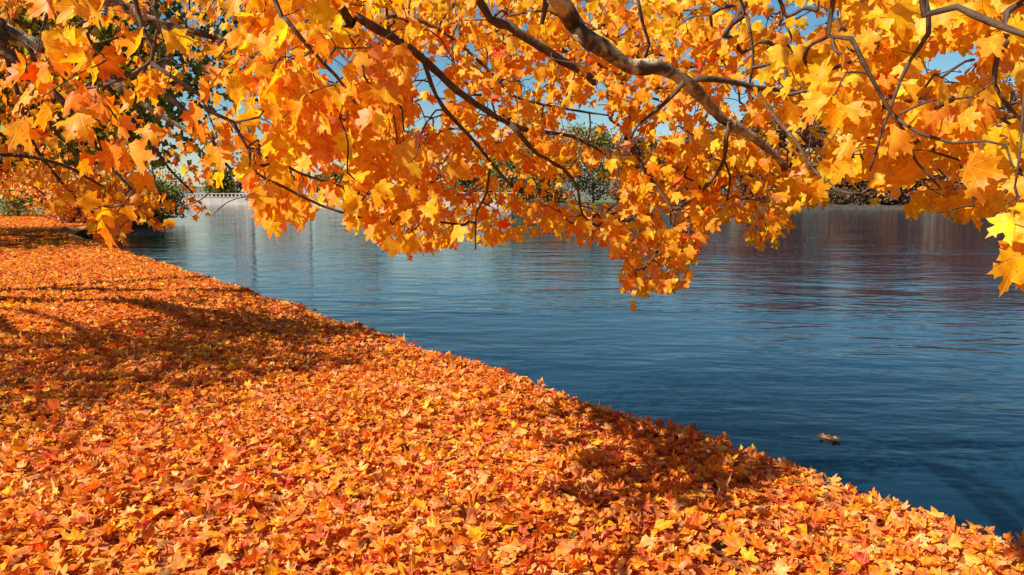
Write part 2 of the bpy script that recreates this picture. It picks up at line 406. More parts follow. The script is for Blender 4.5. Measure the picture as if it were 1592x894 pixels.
# ------------------------------------------------------------------ maple leaf templates
HI = [(0, 1.0), (.05, .86), (.16, .80), (.13, .68), (.16, .56), (.27, .59), (.33, .70), (.39, .61), (.57, .67), (.47, .50), (.51, .38), (.36, .34),
      (.35, .28), (.44, .20), (.56, .05), (.38, .02), (.33, -.08), (.18, -.04), (.06, -.06)]
MID = [(0, 1.0), (.16, .78), (.17, .56), (.33, .68), (.57, .65), (.49, .38), (.36, .28), (.55, .05), (.20, -.06)]
LOW = [(0, 1.0), (.20, .60), (.52, .64), (.38, .29), (.48, .0)]
def template(right, interior, seed, petiole=True, thin=0.008):
    r = random.Random(seed)
    wx = r.uniform(.88, 1.08); tipk = r.uniform(.93, 1.06)
    def jit(p, s): return (p[0] * wx * s + (r.uniform(-.018, .018) if p[0] else 0), p[1] * tipk + r.uniform(-.018, .018))
    pts = [jit(p, 1) for p in right] + [(0, 0.0)] + [jit(p, -1) for p in reversed(right[1:])]
    n = len(pts)
    allp = pts + interior
    res = geometry.delaunay_2d_cdt([Vector(p) for p in allp], [], [list(range(n))], 1, 1e-6)
    v = np.array([(p.x, p.y) for p in res[0]]); f = []
    for t in res[2]:
        a, b_, c = v[t[0]], v[t[1]], v[t[2]]
        cr = (b_[0] - a[0]) * (c[1] - a[1]) - (b_[1] - a[1]) * (c[0] - a[0])
        f.append(list(t) if cr > 0 else [t[0], t[2], t[1]])
    V = np.column_stack([v, np.zeros(len(v))])
    for i, p in enumerate(v):                            # veins lie in shallow troughs
        for q in interior:
            if abs(p[0] - q[0]) < 1e-4 and abs(p[1] - q[1]) < 1e-4: V[i, 2] = -0.035
    f = np.array(f)
    isp = np.zeros(len(V), bool)
    if petiole:                                          # leaf stalk, a thin three-sided rod that bends up to the twig
        m = len(V); P = []
        for k, (yy, zz) in enumerate([(0.02, 0.0), (-.33, 0.06), (-.62, 0.22)]):
            for a in range(3):
                P.append((math.cos(a * 2.094) * thin, yy, zz + math.sin(a * 2.094) * thin))
        V = np.vstack([V, np.array(P)]); isp = np.concatenate([isp, np.ones(9, bool)])
        q = []
        for k in range(2):
            for a in range(3):
                b_ = (a + 1) % 3; o = m + 3 * k
                q += [[o + a, o + b_, o + b_ + 3], [o + a, o + b_ + 3, o + a + 3]]
        f = np.vstack([f, np.array(q)])
    return V, f, isp
INT_HI = [(0, .30), (0, .62), (.2, .22), (-.2, .22), (.30, .42), (-.30, .42)]
INT_MID = [(0, .34), (.2, .3), (-.2, .3)]
T_HI = [template(HI, INT_HI, 100 + i) for i in range(6)]
T_MID = [template(MID, INT_MID, 200 + i) for i in range(5)]
def fragment(seed):
    r = random.Random(seed); n = 9; a0 = r.uniform(0, 6.28)
    P = [(math.cos(a0 + i * 6.283 / n) * r.uniform(.16, .52), .35 + math.sin(a0 + i * 6.283 / n) * r.uniform(.14, .50)) for i in range(n)]
    V = np.array([(0.02, .36, .05)] + [(x, y, r.uniform(-.05, .05)) for x, y in P]); F = np.array([[0, i + 1, (i + 1) % n + 1] for i in range(n)])
    return V, F, np.zeros(len(V), bool)
T_FRAG = [fragment(900 + i) for i in range(3)]
T_MIDP = [template(MID, INT_MID, 260 + i, petiole=False) for i in range(4)]
FARL = [(0, 1.0), (.5, .45)]
T_FAR = [template(FARL, [], 400 + i, petiole=False) for i in range(3)]
T_LOW = [template(LOW, [(0, .3)], 300 + i, petiole=False) for i in range(4)]

def shape_leaf(V, isp, c1, c2, fold, tw, dro):
    """bend template vertices: all args broadcast (N,1)"""
    x = V[None, :, 0]; y = V[None, :, 1]; z0 = V[None, :, 2]
    blade = (~isp)[None, :]
    z = z0 + np.where(blade, c1 * (y - .3) ** 2 + c2 * x ** 2 + fold * np.abs(x) + tw * x * (y - .2) + dro * np.sin(7 * x + 5 * y + tw * 20) * .06, c1 * .09)
    xx = x * (1 - 0.35 * np.abs(fold) - .12 * np.abs(c2)); yy = y * (1 - .15 * np.abs(c1))
    return np.stack([np.broadcast_to(xx, z.shape), np.broadcast_to(yy, z.shape), z], -1)

def frames(tip, nrm):
    tip = tip / (np.linalg.norm(tip, axis=1)[:, None] + 1e-9)
    nrm = nrm - (nrm * tip).sum(1)[:, None] * tip
    nrm /= np.linalg.norm(nrm, axis=1)[:, None] + 1e-9
    return np.cross(tip, nrm), tip, nrm

def leaf_cloud(name, mat, temps, pos, tip, nrm, size, tint, curl=1.0, parent=None, crush=0.0):
    n = len(pos); ax, ay, an = frames(tip, nrm)
    which = rng.integers(0, len(temps), n)
    c = dict(c1=rng.normal(-.10, .35, n) * curl, c2=rng.normal(0, .5, n) * curl, fold=rng.normal(.12, .25, n) * curl,
             tw=rng.normal(0, .45, n) * curl, dro=rng.uniform(0, 1, n) * curl)
    Vs, Fs, Ts, Us = [], [], [], []; off = 0
    for k, (V, F, isp) in enumerate(temps):
        m = np.where(which == k)[0]
        if not len(m): continue
        L_ = shape_leaf(V, isp, *(c[q][m][:, None] for q in ('c1', 'c2', 'fold', 'tw', 'dro'))) * size[m][:, None, None]
        L_[..., 0] *= 1 - crush * rng.random(len(m))[:, None]; L_[..., 1] *= 1 - .5 * crush * rng.random(len(m))[:, None]
        W = pos[m][:, None, :] + L_[..., 0:1] * ax[m][:, None] + L_[..., 1:2] * ay[m][:, None] + L_[..., 2:3] * an[m][:, None]
        nv = len(V)
        Vs.append(W.reshape(-1, 3)); Fs.append((F[None] + (np.arange(len(m)) * nv)[:, None, None]).reshape(-1, 3) + off)
        t = np.repeat(tint[m][:, None, :], nv, 1).copy()
        t[:, isp] = t[:, isp] * 0.25 + np.array([.30, .05, .02]) * .6
        Ts.append(t.reshape(-1, 3)); Us.append(np.tile(V[:, :2], (len(m), 1))); off += len(m) * nv
    return mesh_np(name, np.concatenate(Vs), np.concatenate(Fs), mat, parent, np.concatenate(Ts), np.concatenate(Us), smooth=True)

def palette(cols, weights, n, jitter=0.10):
    cols = np.array(cols); w_ = np.array(weights, float); w_ /= w_.sum()
    c = cols[rng.choice(len(cols), n, p=w_)]
    c = c * (1 + rng.normal(0, jitter, (n, 1))) * (1 + rng.normal(0, jitter * .6, (n, 3)))
    return np.clip(c, 0.002, 0.93)

# ------------------------------------------------------------------ fallen leaves
FC = {'golden yellow': (.90, .37, .010), 'bright orange': (.86, .19, .006), 'pale tan': (.85, .40, .12), 'peach pink': (.85, .27, .09),
      'rust brown': (.55, .12, .014), 'crimson': (.66, .065, .03), 'dark brown': (.26, .07, .018), 'amber': (.88, .25, .007)}
FW = [2.5, 2.4, 1.2, 0.9, 1.5, .65, .35, 2.4]
def shore_dist(x, y):
    """distance to the land side of the shoreline polyline"""
    P = np.column_stack([x, y]); L_ = np.array(shore[1:-6]); best = np.full(len(P), 1e9)
    for a, b_ in zip(L_[:-1], L_[1:]):
        d = b_ - a; t = np.clip(((P - a) @ d) / (d @ d), 0, 1)
        best = np.minimum(best, np.linalg.norm(P - a - t[:, None] * d, axis=1))
    return best
def land_mask(x, y): return np.array([inside(a, b_) for a, b_ in zip(x, y)])

def litter(name, temps, region, density, size, tilt, layers, curl, cmix=None, label=None):
    x0, x1, y0, y1 = region
    n = int((x1 - x0) * (y1 - y0) * density)
    x = rng.uniform(x0, x1, n); y = rng.uniform(y0, y1, n)
    px, py, d = project(np.column_stack([x, y, np.zeros(n)]))
    keep = (px > -420) & (px < 1900) & (py < 1150) & (d > .3)         # what a camera here, or a step aside, can see
    x, y = x[keep], y[keep]
    keep = land_mask(x, y); x, y = x[keep], y[keep]
    sdist = shore_dist(x, y)
    pr = np.clip(0.9 + sdist * .8, 0, 1)                            # thinner on the stone edge
    keep = rng.random(len(x)) < pr; x, y, sdist = x[keep], y[keep], sdist[keep]
    n = len(x)
    th = np.abs(rng.normal(0, tilt, n)); az = rng.uniform(0, 2 * math.pi, n)
    nrm = np.column_stack([np.sin(th) * np.cos(az), np.sin(th) * np.sin(az), np.cos(th) * np.where(rng.random(n) < .4, -1, 1)])
    h = rng.uniform(0, 2 * math.pi, n); tip = np.column_stack([np.cos(h), np.sin(h), rng.normal(0, .12, n)])
    sz = rng.normal(size, size * .32, n).clip(size * .4, size * 1.7)
    z = gh(x, y) + rng.uniform(.004, layers, n) * np.clip(.35 + sdist, 0, 1) + np.sin(th) * sz * .22
    z += np.where(sdist < .32, .02, 0)
    tint = palette(list(FC.values()), FW, n, .12)
    # large soft patches where one colour gathers
    patch = np.sin(x * 1.7 + 2 * np.sin(y * .9)) * np.sin(y * 1.3 + 1.5 * np.sin(x * .7))
    tint = np.clip(tint * (1 + .14 * patch[:, None] * np.array([.4, 1, 1])), .002, .93)
    o = leaf_cloud(name, M_FALLEN, temps, np.column_stack([x, y, z]), tip, nrm, sz, tint, curl, None, .55)
    tag(o, label, 'leaf litter', kind='stuff'); return n

n_lit = 0
n_lit += litter('leaf_litter', T_MID + T_FRAG, (-7.5, 4.2, 1.2, 7.5), 1150, .069, .33, .04, 1.3, label='thick carpet of orange and yellow maple leaves on the near bank')
n_lit += litter('leaf_litter', T_LOW + T_FRAG[:2], (-14, 1, 7.5, 16), 700, .08, .38, .045, 1.1, label='orange maple leaves carpeting the middle of the bank along the river')
n_lit += litter('leaf_litter', T_LOW, (-34, -3, 16, 30), 250, .10, .40, .05, .8, label='orange fallen leaves covering the bank where the shore bends away')
n_lit += litter('leaf_litter', T_LOW, (-62, -14, 30, 66), 75, .14, .35, .05, .6, label='distant orange fallen leaves under the far tree on the bank')
print('litter leaves', n_lit)

# single leaves lying on top of the carpet, the ones that show largest
def variant_meshes(prefix, mat, temps, cols, count, curl):
    out = []
    names = list(cols.keys())
    for i in range(count):
        nm = names[i % len(names)]; V, F, isp = temps[i % len(temps)]
        pose = i // len(names)
        p = [('lying flat', -.05, .1, .06, .1), ('with curled edges', .35, 1.0, .1, .3), ('folded along its midrib', -.1, .1, .75, .2),
             ('arched and crumpled', -.6, -.8, .1, .9), ('twisted at the tip', .3, -.2, .2, 1.1)][pose % 5]
        L_ = shape_leaf(V, isp, np.array([[p[1] * curl]]), np.array([[p[2] * curl]]), np.array([[p[3] * curl]]), np.array([[p[4] * curl]]), np.array([[.9 * curl]]))[0]
        t = np.tile(np.clip(np.array(cols[nm]) * rng.normal(1, .06, 3), 0, .93), (len(V), 1)); t[isp] = t[isp] * .3 + np.array([.18, .03, .012])
        o = mesh_np(prefix, L_, F, mat, None, t, V[:, :2], smooth=True); me = o.data; bpy.data.objects.remove(o)
        out.append((me, nm, p[0]))
    return out
FV = variant_meshes('fallen_leaf', M_FALLEN, T_HI, FC, 40, 1.0)
cand = []
tries = 0
while len(cand) < 290 and tries < 20000:
    tries += 1
    px = random.uniform(-10, 1600); py = 894 - abs(random.gauss(0, 1)) * 150 - 2
    if py < 560: continue
    gx, gy = on_ground(px, py)
    sdv = (gx - e0[0]) * (-uy) + (gy - e0[1]) * ux
    if sdv < 0.14: continue
    if any((gx - c[0]) ** 2 + (gy - c[1]) ** 2 < .085 ** 2 for c in cand): continue
    cand.append((gx, gy))
used_labels = set()
ONES = 'zero one two three four five six seven eight nine ten eleven twelve thirteen fourteen fifteen sixteen seventeen eighteen nineteen'.split()
TENS = '- - twenty thirty forty fifty sixty seventy eighty ninety hundred'.split()
def words(n): return ONES[n] if n < 20 else TENS[n // 10] + ('-' + ONES[n % 10] if n % 10 else '')
for (gx, gy) in cand:
    me, nm, pose = random.choices(FV, weights=[FW[list(FC).index(v[1])] * (1.6 if v[1] in ('golden yellow', 'pale tan', 'crimson') else 1) for v in FV])[0]
    o = bpy.data.objects.new('fallen_leaf', me); link(o)
    s = random.uniform(.062, .096)
    z = float(gh(gx, gy)) + .046 + random.uniform(0, .012)
    q = Matrix.Rotation(random.uniform(0, 6.28), 4, 'Z') @ Matrix.Rotation(random.gauss(0, .25), 4, 'X') @ Matrix.Rotation(random.gauss(0, .32) + (math.pi if random.random() < .3 else 0), 4, 'Y')
    o.matrix_world = Matrix.Translation((gx, gy, z)) @ q @ Matrix.Scale(s, 4)
    ppx, ppy, _ = project(np.array([gx, gy, z]))
    a = max(1, int(round(float(ppx) / 15.92))); b_ = max(1, int(round((894 - float(ppy)) / 8.94)))
    lab = f'{nm} leaf {pose}, {words(a)} percent across and {words(b_)} up the photo'
    if lab in used_labels: lab = 'small ' + lab
    used_labels.add(lab)
    tag(o, lab, 'fallen leaf', 'single fallen maple leaves on top of the leaf carpet')

# leaves floating on the river
for (px, py, s, lab, k) in [(1291, 683, .13, 'pale leaf floating flat on the dark river off the stone edge', 2), (1303, 685, .10, 'small pale leaf floating against the larger one on the river', 2)]:
    gx, gy = on_ground(px, py, WATER_Z)
    V, F, isp = T_HI[0 if s > .11 else 3]
    L_ = shape_leaf(V, isp, *(np.array([[q]]) for q in (.1, .2, .05, .1, .4)))[0]
    o = mesh_np('floating_leaf', L_, F, M_FALLEN, None, np.tile((.88, .42, .12), (len(V), 1)), V[:, :2], smooth=True)
    o.matrix_world = Matrix.Translation((gx, gy, WATER_Z + .012)) @ Matrix.Rotation(random.uniform(0, 6), 4, 'Z') @ Matrix.Rotation(.03, 4, 'X') @ Matrix.Scale(s, 4)
    tag(o, lab, 'floating leaf', 'leaves floating on the river')

# ------------------------------------------------------------------ trees built from traced limbs
def build_maple(root, limbs, clusters, leaf_fn, hero_n, twig_r=0.0022, trunk=None, sun_bias=0.25, bare_boughs=.88):
    """limbs: arrays (n,4) x,y,z,r (each becomes a part 'branch'); clusters (m,3) centres that leafy twigs grow to."""
    origin = np.array(root.location)
    nodes = []; parent = []; base_r = []
    for L_, thick in limbs:
        P = smooth_path(L_, .09)
        wob = np.cumsum(rng.normal(0, .0022, (len(P), 3)), 0); wob -= np.linspace(0, 1, len(P))[:, None] * wob[-1]
        P[:, :3] += wob
        tb = Tubes(); r = P[:, 3] * (1 + .08 * rng.normal(0, 1, len(P)))
        tb.add(P[:, :3] - origin, r, 9 if thick else 6, lump=.05 if thick else .02)
        tb.build('branch', M_THICK_BARK if thick else M_BARK, root)
        for p in P:
            nodes.append(p[:3]); parent.append(-1); base_r.append(p[3])
    N_ = np.array(nodes); n0 = len(N_)
    buf = np.zeros((n0 + len(clusters) * 7, 3)); buf[:n0] = N_; cnt = n0
    par = list(parent)
    dmin = np.array([np.min(np.linalg.norm(N_ - c, axis=1)) for c in clusters])
    ends = []
    for ci in np.argsort(dmin):
        c = clusters[ci]
        d = np.linalg.norm(buf[:cnt] - c, axis=1)
        # twigs prefer to start upstream (above or beside), not from below
        d = d + np.clip(c[2] - buf[:cnt, 2], 0, 1) * .5
        j = int(np.argmin(d)); a = buf[j]; L_ = np.linalg.norm(c - a)
        k = int(np.clip(math.ceil(L_ / .11), 2, 6)); prev = j
        side = rng.normal(0, 1, 3) * L_ * .10
        for i in range(1, k + 1):
            t = i / k
            p = a + (c - a) * t + side * math.sin(math.pi * t) + np.array([0, 0, .10 * L_ * math.sin(math.pi * t)]) + (rng.normal(0, .006, 3) if i < k else 0)
            buf[cnt] = p; par.append(prev); prev = cnt; cnt += 1
        ends.append(prev)
    load = np.zeros(cnt)
    for e in ends: load[e] = 1
    for i in range(cnt - 1, n0 - 1, -1):
        if par[i] >= 0: load[par[i]] += load[i]
    rad = twig_r * np.maximum(load, 1) ** .42
    # chains of segments
    kids = {}
    for i in range(n0, cnt): kids.setdefault(par[i], []).append(i)
    tb = Tubes()
    for i in range(n0, cnt):
        if len(kids.get(par[i], [])) > 1 or par[i] < n0 or kids[par[i]][0] != i or i == n0:
            chain = [par[i], i]
            while len(kids.get(chain[-1], [])) == 1: chain.append(kids[chain[-1]][0])
            rr = [min(rad[q], rad[chain[1]]) if q >= n0 else rad[chain[1]] for q in chain]
            cp = np.column_stack([buf[chain] - origin, rr])
            if len(chain) > 2: cp = smooth_path(cp, .045)
            tb.add(cp[:, :3], cp[:, 3], 4 if rr[0] > .004 else 3, cap=False)
    tw = tb.build('twigs', M_TWIG, root); tw['kind'] = 'stuff'
    E = buf[ends]; Epar = buf[[par[e] for e in ends]]
    pos, tip, nrm, size, tint, temps = leaf_fn(E, E - Epar)
    # the boughs stay bare: few leaves hang right in front of them
    lx, ly, ld = project(N_); inf = (ld > .5) & (np.abs(lx - 796) < 1000) & (ly > -80); lr = np.array(base_r)[inf] / ld[inf] * LENS_PX
    lx, ly, ld = lx[inf], ly[inf], ld[inf]
    qx, qy, qd = project(pos + tip * size[:, None] * .45); qr = size / np.maximum(qd, .1) * LENS_PX * .33
    front = np.zeros(len(pos), bool)
    for a in range(0, len(pos), 2000):
        sl = slice(a, a + 2000)
        dd = np.hypot(qx[sl, None] - lx, qy[sl, None] - ly) < (qr[sl, None] + lr * 1.2)
        front[sl] = (dd & (qd[sl, None] < ld + .12)).any(1)
    ok = ~(front & (rng.random(len(pos)) < bare_boughs)) & (qd > 1.2)
    pos, tip, nrm, size, tint = pos[ok], tip[ok], nrm[ok], size[ok], tint[ok]
    # the leaves that show largest become parts of their own
    px, py, d = project(pos)
    appar = size / d; inv = (px > -20) & (px < 1612) & (py > -20) & (py < 500) & (d > .5)
    score = np.where(inv, appar, 0)
    order = np.argsort(-score)[:hero_n * 5]
    near = []
    R_ = appar * LENS_PX * .45
    for i in order:
        if score[i] <= 0: break
        cov = np.sum((np.hypot(px - px[i], py - py[i]) < R_) & (d < d[i] - .03) & (d > .5))
        if cov <= 1: near.append(i)
        if len(near) >= hero_n: break
    near = np.array(near, int) if near else np.zeros(0, int)
    rest = np.ones(len(pos), bool); rest[near] = False
    o = leaf_cloud('foliage', M_LEAF, temps, pos[rest] - origin, tip[rest], nrm[rest], size[rest], tint[rest], .8, root); o['kind'] = 'stuff'
    if len(near):
        ax, ay, an = frames(tip[near], nrm[near])
        for q, i in enumerate(near):
            best = min(range(len(LV)), key=lambda k: float(np.abs(LVC[k] - tint[i]).sum()) + random.random() * .12)
            ob = bpy.data.objects.new('leaf', LV[best][0]); link(ob, root)
            m = Matrix.Identity(4)
            for a in range(3):
                m[a][0] = ax[q][a] * size[i]; m[a][1] = ay[q][a] * size[i]; m[a][2] = an[q][a] * size[i]; m[a][3] = pos[i][a] - origin[a]
            ob.matrix_basis = m
    print(root.name, 'clusters', len(clusters), 'leaves', len(pos), 'single', len(near), 'twig tris', sum(len(f) for f in tb.F))

LC = {'gold': (.94, .52, .010), 'yellow': (.95, .62, .015), 'orange': (.93, .34, .006), 'deep': (.90, .26, .005), 'amber': (.94, .43, .008), 'red': (.78, .13, .01),
      'gold2': (.94, .48, .008), 'pink': (.88, .36, .12)}
LV = variant_meshes('leaf', M_LEAF, T_HI, LC, 48, .75)
LVC = [np.array(LC[v[1]]) for v in LV]

BOT = [(-60, 300), (0, 302), (62, 300), (80, 338), (112, 338), (118, 305), (128, 340), (138, 375), (160, 380), (190, 392), (207, 352), (250, 360), (300, 335), (333, 380), (350, 322), (380, 312), (400, 345),
       (425, 388), (446, 340), (465, 370), (500, 345), (530, 352), (560, 368), (600, 392), (630, 410), (660, 398), (686, 402), (705, 380), (735, 382), (750, 392),
       (795, 393), (812, 372), (850, 370), (880, 377), (920, 392), (945, 385), (966, 450), (986, 500), (1004, 458), (1040, 466), (1068, 452), (1082, 408), (1096, 368), (1150, 365),
       (1180, 412), (1205, 402), (1222, 365), (1240, 330), (1280, 327), (1300, 310), (1340, 320), (1380, 325), (1410, 328), (1425, 352), (1480, 365), (1522, 362),
       (1545, 350), (1562, 380), (1592, 398), (1700, 420)]
bx_, by_ = zip(*BOT)
def bottom(x): return np.interp(x, bx_, by_)
# openings in the foliage: (x, y, rx, ry, strength)
GAPS = [(586, 70, 12, 16, .8), (1120, 60, 14, 12, .7), (1300, 30, 14, 16, .7), (820, 130, 12, 12, .7), (1345, 95, 12, 12, .6), (1530, 80, 16, 12, .7), (524, 115, 20, 26, 1), (668, 130, 26, 60, .95), (650, 190, 20, 32, .9), (520, 275, 30, 18, .8), (505, 305, 26, 8, .5), (722, 292, 28, 13, .9), (752, 165, 18, 22, .9),
        (925, 205, 42, 30, .9), (905, 90, 12, 14, .8), (960, 235, 35, 16, .8), (1145, 165, 20, 20, .9), (1250, 55, 38, 42, .9), (1215, 20, 25, 25, .7), (1478, 115, 52, 26, 1),
        (1560, 175, 30, 50, .85), (1240, 200, 45, 26, .85), (915, 290, 38, 26, .85), (850, 300, 20, 18, .7), (1270, 245, 40, 25, .75), (1310, 285, 40, 22, .7), (1480, 290, 46, 22, .75),
        (1400, 300, 40, 16, .8), (1575, 250, 22, 30, .8), (1000, 150, 20, 14, .6), (360, 330, 30, 22, 1), (1060, 30, 14, 16, .6), (610, 300, 16, 14, .6),
        (1330, 250, 20, 14, .5), (800, 80, 14, 10, .6), (700, 95, 10, 16, .6), (1070, 300, 22, 14, .5), (1180, 300, 25, 14, .6), (1030, 350, 20, 12, .4)]
def open_prob(x, y):
    p = np.zeros_like(x)
    for gx, gy, rx, ry, s in GAPS:
        q = ((x - gx) / rx) ** 2 + ((y - gy) / ry) ** 2
        p = np.maximum(p, s * np.clip(1.5 - q * .75, 0, 1))
    return p

def sample(n, x0, x1, y0, y1, d0, d1, leafm, gap=1.0, tilt=0.0):
    """cluster centres inside a slab of the crown"""
    out = []
    while len(out) < n:
        x = rng.uniform(x0, x1); y = rng.uniform(y0, y1); d = rng.uniform(d0, d1) + tilt * (x - (x0 + x1) / 2)
        lp = leafm / d * LENS_PX
        if y > bottom(x) - lp * 1.1: continue
        if rng.random() < float(open_prob(np.array([x]), np.array([y + lp * .7]))[0]) * gap: continue
        out.append((x, y, d))
    a = np.array(out); return a

def hang(E, D, per, cols, wts, s0, s1, spread, temps, gap=1.0, face=(-.42, -.62, .40), clip_bottom=True):
    n = len(E); k = rng.poisson(per - 1, n) + 1
    idx = np.repeat(np.arange(n), k); m = len(idx)
    off = rng.normal(0, 1, (m, 3)) * spread; off[:, 2] *= .7
    size = rng.uniform(s0, s1, m)
    hz = rng.uniform(0, 2 * math.pi, m)
    tip = np.column_stack([np.cos(hz) * .55, np.sin(hz) * .55, -np.abs(rng.normal(.9, .35, m))])
    sgn = np.where(rng.random(m) < .25, -1, 1)[:, None]
    nrm = sgn * (np.array(face) + rng.normal(0, .48, (m, 3)))
    pos = E[idx] + off + np.column_stack([np.zeros(m), np.zeros(m), -.35 * size])
    cl = palette(cols, wts, n, .04)                       # a cluster tends to share its colour
    own = palette(cols, wts, m, .08)
    mixf = (rng.random(m) < .55)[:, None]
    tint = np.where(mixf, cl[idx] * (1 + rng.normal(0, .05, (m, 1))), own).clip(.002, .93)
    px, py, d = project(pos + tip * size[:, None] * .45)
    lp = size / d * LENS_PX
    keep = np.ones(m, bool)
    if clip_bottom: keep &= (py + lp * .35 < bottom(px) + 8 - np.abs(rng.normal(0, 12, m))) | (d < .5)
    keep &= rng.random(m) > open_prob(px, py) * gap * .9
    return pos[keep], tip[keep], nrm[keep], size[keep], tint[keep], temps

def limb(pts, depth, w, thick=False, pre=None):
    """pts: photo pixels along a limb; depth (start, end) metres; w (start, end) width in pixels; pre: world points back to the trunk"""
    p = np.array(pts, float); s = np.concatenate([[0], np.cumsum(np.linalg.norm(np.diff(p, axis=0), axis=1))]); s /= s[-1]
    d = depth[0] + (depth[1] - depth[0]) * s; wd = w[0] + (w[1] - w[0]) * s
    P = at(p[:, 0], p[:, 1], d); r = wd / 2 / LENS_PX * d
    A = np.column_stack([P, r])
    if pre is not None:
        pr = np.array(pre, float); A = np.vstack([pr, A])
    return (A, thick)

C_GOLD, C_YEL, C_ORG, C_DEEP, C_AMB, C_RED, C_PINK = (.96, .53, .010), (.97, .63, .014), (.95, .36, .006), (.93, .28, .005), (.96, .44, .008), (.78, .12, .01), (.88, .38, .12)

# ---- the near maple whose boughs hang over the camera
T1 = np.array([-3.4, -2.2, 0.0])
maple = empty('maple_tree', (T1[0], T1[1], 0))
tag(maple, 'golden orange maple whose boughs hang across the whole top of the view over the river', 'maple tree')
tb = Tubes()
tp = smooth_path([(0, 0, -.35, .42), (0.0, 0.0, .25, .33), (.05, .05, 1.4, .29), (.12, .12, 2.6, .27), (.2, .2, 4.0, .21), (.1, .4, 5.6, .13), (.2, .6, 7.0, .05)], .3)
tb.add(tp[:, :3], tp[:, 3], 14, lump=.05); tb.build('trunk', M_DARKBARK, maple)
J = lambda z: (T1[0] + .15, T1[1] + .15)
j1 = [(-3.25, -2.1, 2.7, .10), (-2.0, -.6, 3.35, .09), (-1.0, 1.2, 3.35, .078)]
j2 = [(-2.0, -.6, 3.35, .06), (-.9, 1.3, 3.3, .035)]
j3 = [(-3.25, -2.1, 3.5, .08), (-1.6, -.4, 3.9, .06), (.4, .6, 3.4, .035), (1.1, 1.2, 2.9, .025)]
j4 = [(-3.3, -2.1, 2.4, .08), (-3.1, -.5, 2.8, .04), (-2.2, 1.0, 2.6, .022)]
limbs1 = [
    limb([(868, -12), (900, 42), (940, 70), (982, 100), (1018, 100), (1050, 114), (1085, 140), (1122, 180), (1160, 202), (1192, 226), (1222, 262)], (3.3, 4.2), (32, 11), True, j1),
    limb([(1082, 122), (1120, 124), (1172, 135), (1212, 140), (1242, 143)], (3.72, 4.0), (11, 6)),
    limb([(1172, 137), (1202, 178), (1238, 222), (1262, 262), (1300, 296), (1340, 300)], (3.9, 3.6), (8, 3)),
    limb([(1062, 128), (1044, 152), (1018, 176), (990, 198), (980, 214)], (3.65, 3.9), (9, 4)),
    limb([(1134, 190), (1128, 214), (1127, 246), (1108, 280), (1075, 312), (1040, 330)], (3.9, 4.2), (8, 3)),
    limb([(1127, 248), (1136, 276), (1130, 312)], (4.0, 4.1), (5, 3)),
    limb([(524, -10), (560, 25), (612, 56), (656, 88), (700, 130), (742, 160), (800, 195), (850, 206), (895, 214), (935, 236)], (3.1, 4.4), (17, 4), False, j2),
    limb([(794, 193), (832, 238), (874, 262), (896, 292), (905, 335), (930, 352)], (3.9, 4.4), (8, 3)),
    limb([(656, 86), (668, 128), (690, 170), (728, 212), (762, 254), (797, 292)], (3.5, 4.2), (9, 4)),
    limb([(762, 254), (757, 300), (742, 330), (739, 388)], (4.0, 4.3), (5, 2)),
    limb([(738, -14), (790, 40), (842, 75), (872, 96), (912, 116), (926, 130)], (3.9, 4.3), (16, 11), False, [(-2.0, -.6, 3.35, .06), (-.7, 1.9, 3.4, .045)]),
    limb([(852, -20), (848, 10), (842, 38)], (3.5, 3.55), (13, 8)),
    limb([(590, 40), (620, 20), (700, 55), (760, 110), (800, 150), (880, 170), (950, 180)], (4.4, 5.0), (6, 3)),
    limb([(1292, -10), (1320, 60), (1350, 112), (1382, 168), (1404, 206), (1424, 252), (1462, 292)], (2.2, 2.35), (10, 4), False, j3),
    limb([(1438, -8), (1446, 50), (1420, 96), (1392, 160), (1370, 212), (1352, 266)], (2.15, 2.4), (8, 3)),
    limb([(1432, -12), (1490, 12), (1545, 35), (1604, 58), (1680, 80)], (1.95, 1.8), (13, 9), False, j3[:3] + [(1.25, 1.4, 2.55, .022)]),
    limb([(1388, 178), (1430, 208), (1480, 222), (1530, 219), (1566, 226), (1575, 262)], (2.25, 2.1), (6, 3)),
    limb([(1594, 55), (1590, 130), (1586, 210), (1578, 290)], (1.85, 1.9), (7, 3)),
    limb([(1398, 176), (1450, 155), (1510, 150), (1545, 128)], (2.2, 2.3), (5, 2)),
    limb([(208, -14), (216, 22), (226, 52), (240, 76), (236, 96), (214, 112), (190, 124), (162, 132)], (2.7, 2.8), (8, 6), False, j4),
    limb([(236, 98), (272, 120), (312, 146), (336, 176), (366, 190), (386, 230), (430, 250), (470, 270), (532, 290)], (2.75, 3.1), (8, 3)),
    limb([(420, -14), (440, 30), (480, 80), (520, 120), (555, 170), (570, 220)], (2.6, 2.9), (9, 3), False, [(-1.0, 1.2, 3.3, .03), (-.95, 2.0, 2.9, .018)]),
    limb([(386, 232), (400, 268), (440, 292), (500, 320), (560, 338), (600, 352)], (2.9, 3.1), (6, 3)),
    limb([(990, -12), (1000, 40), (1010, 70), (1002, 92)], (3.6, 3.8), (6, 4)),
    limb([(1150, -12), (1165, 30), (1172, 80), (1166, 130)], (3.7, 3.9), (6, 4), False, [(-1.0, 1.2, 3.3, .04), (.6, 2.6, 3.2, .02)]),
    limb([(985, 232), (1002, 262), (1028, 298), (1050, 338), (1030, 380), (1000, 420)], (4.3, 4.3), (6, 3)),
]
cA = sample(175, 1235, 1680, -60, 440, 2.15, 3.4, .11)
cB = sample(930, 590, 1290, -70, 470, 3.9, 6.2, .09)
cC = sample(255, 385, 660, -60, 410, 2.5, 4.4, .11)
cD = sample(24, 40, 360, -40, 370, 2.1, 2.7, .12)
cE = sample(130, 1170, 1640, -60, 320, 3.4, 5.2, .11)
cG = []                                                   # bare twigs that cross the openings
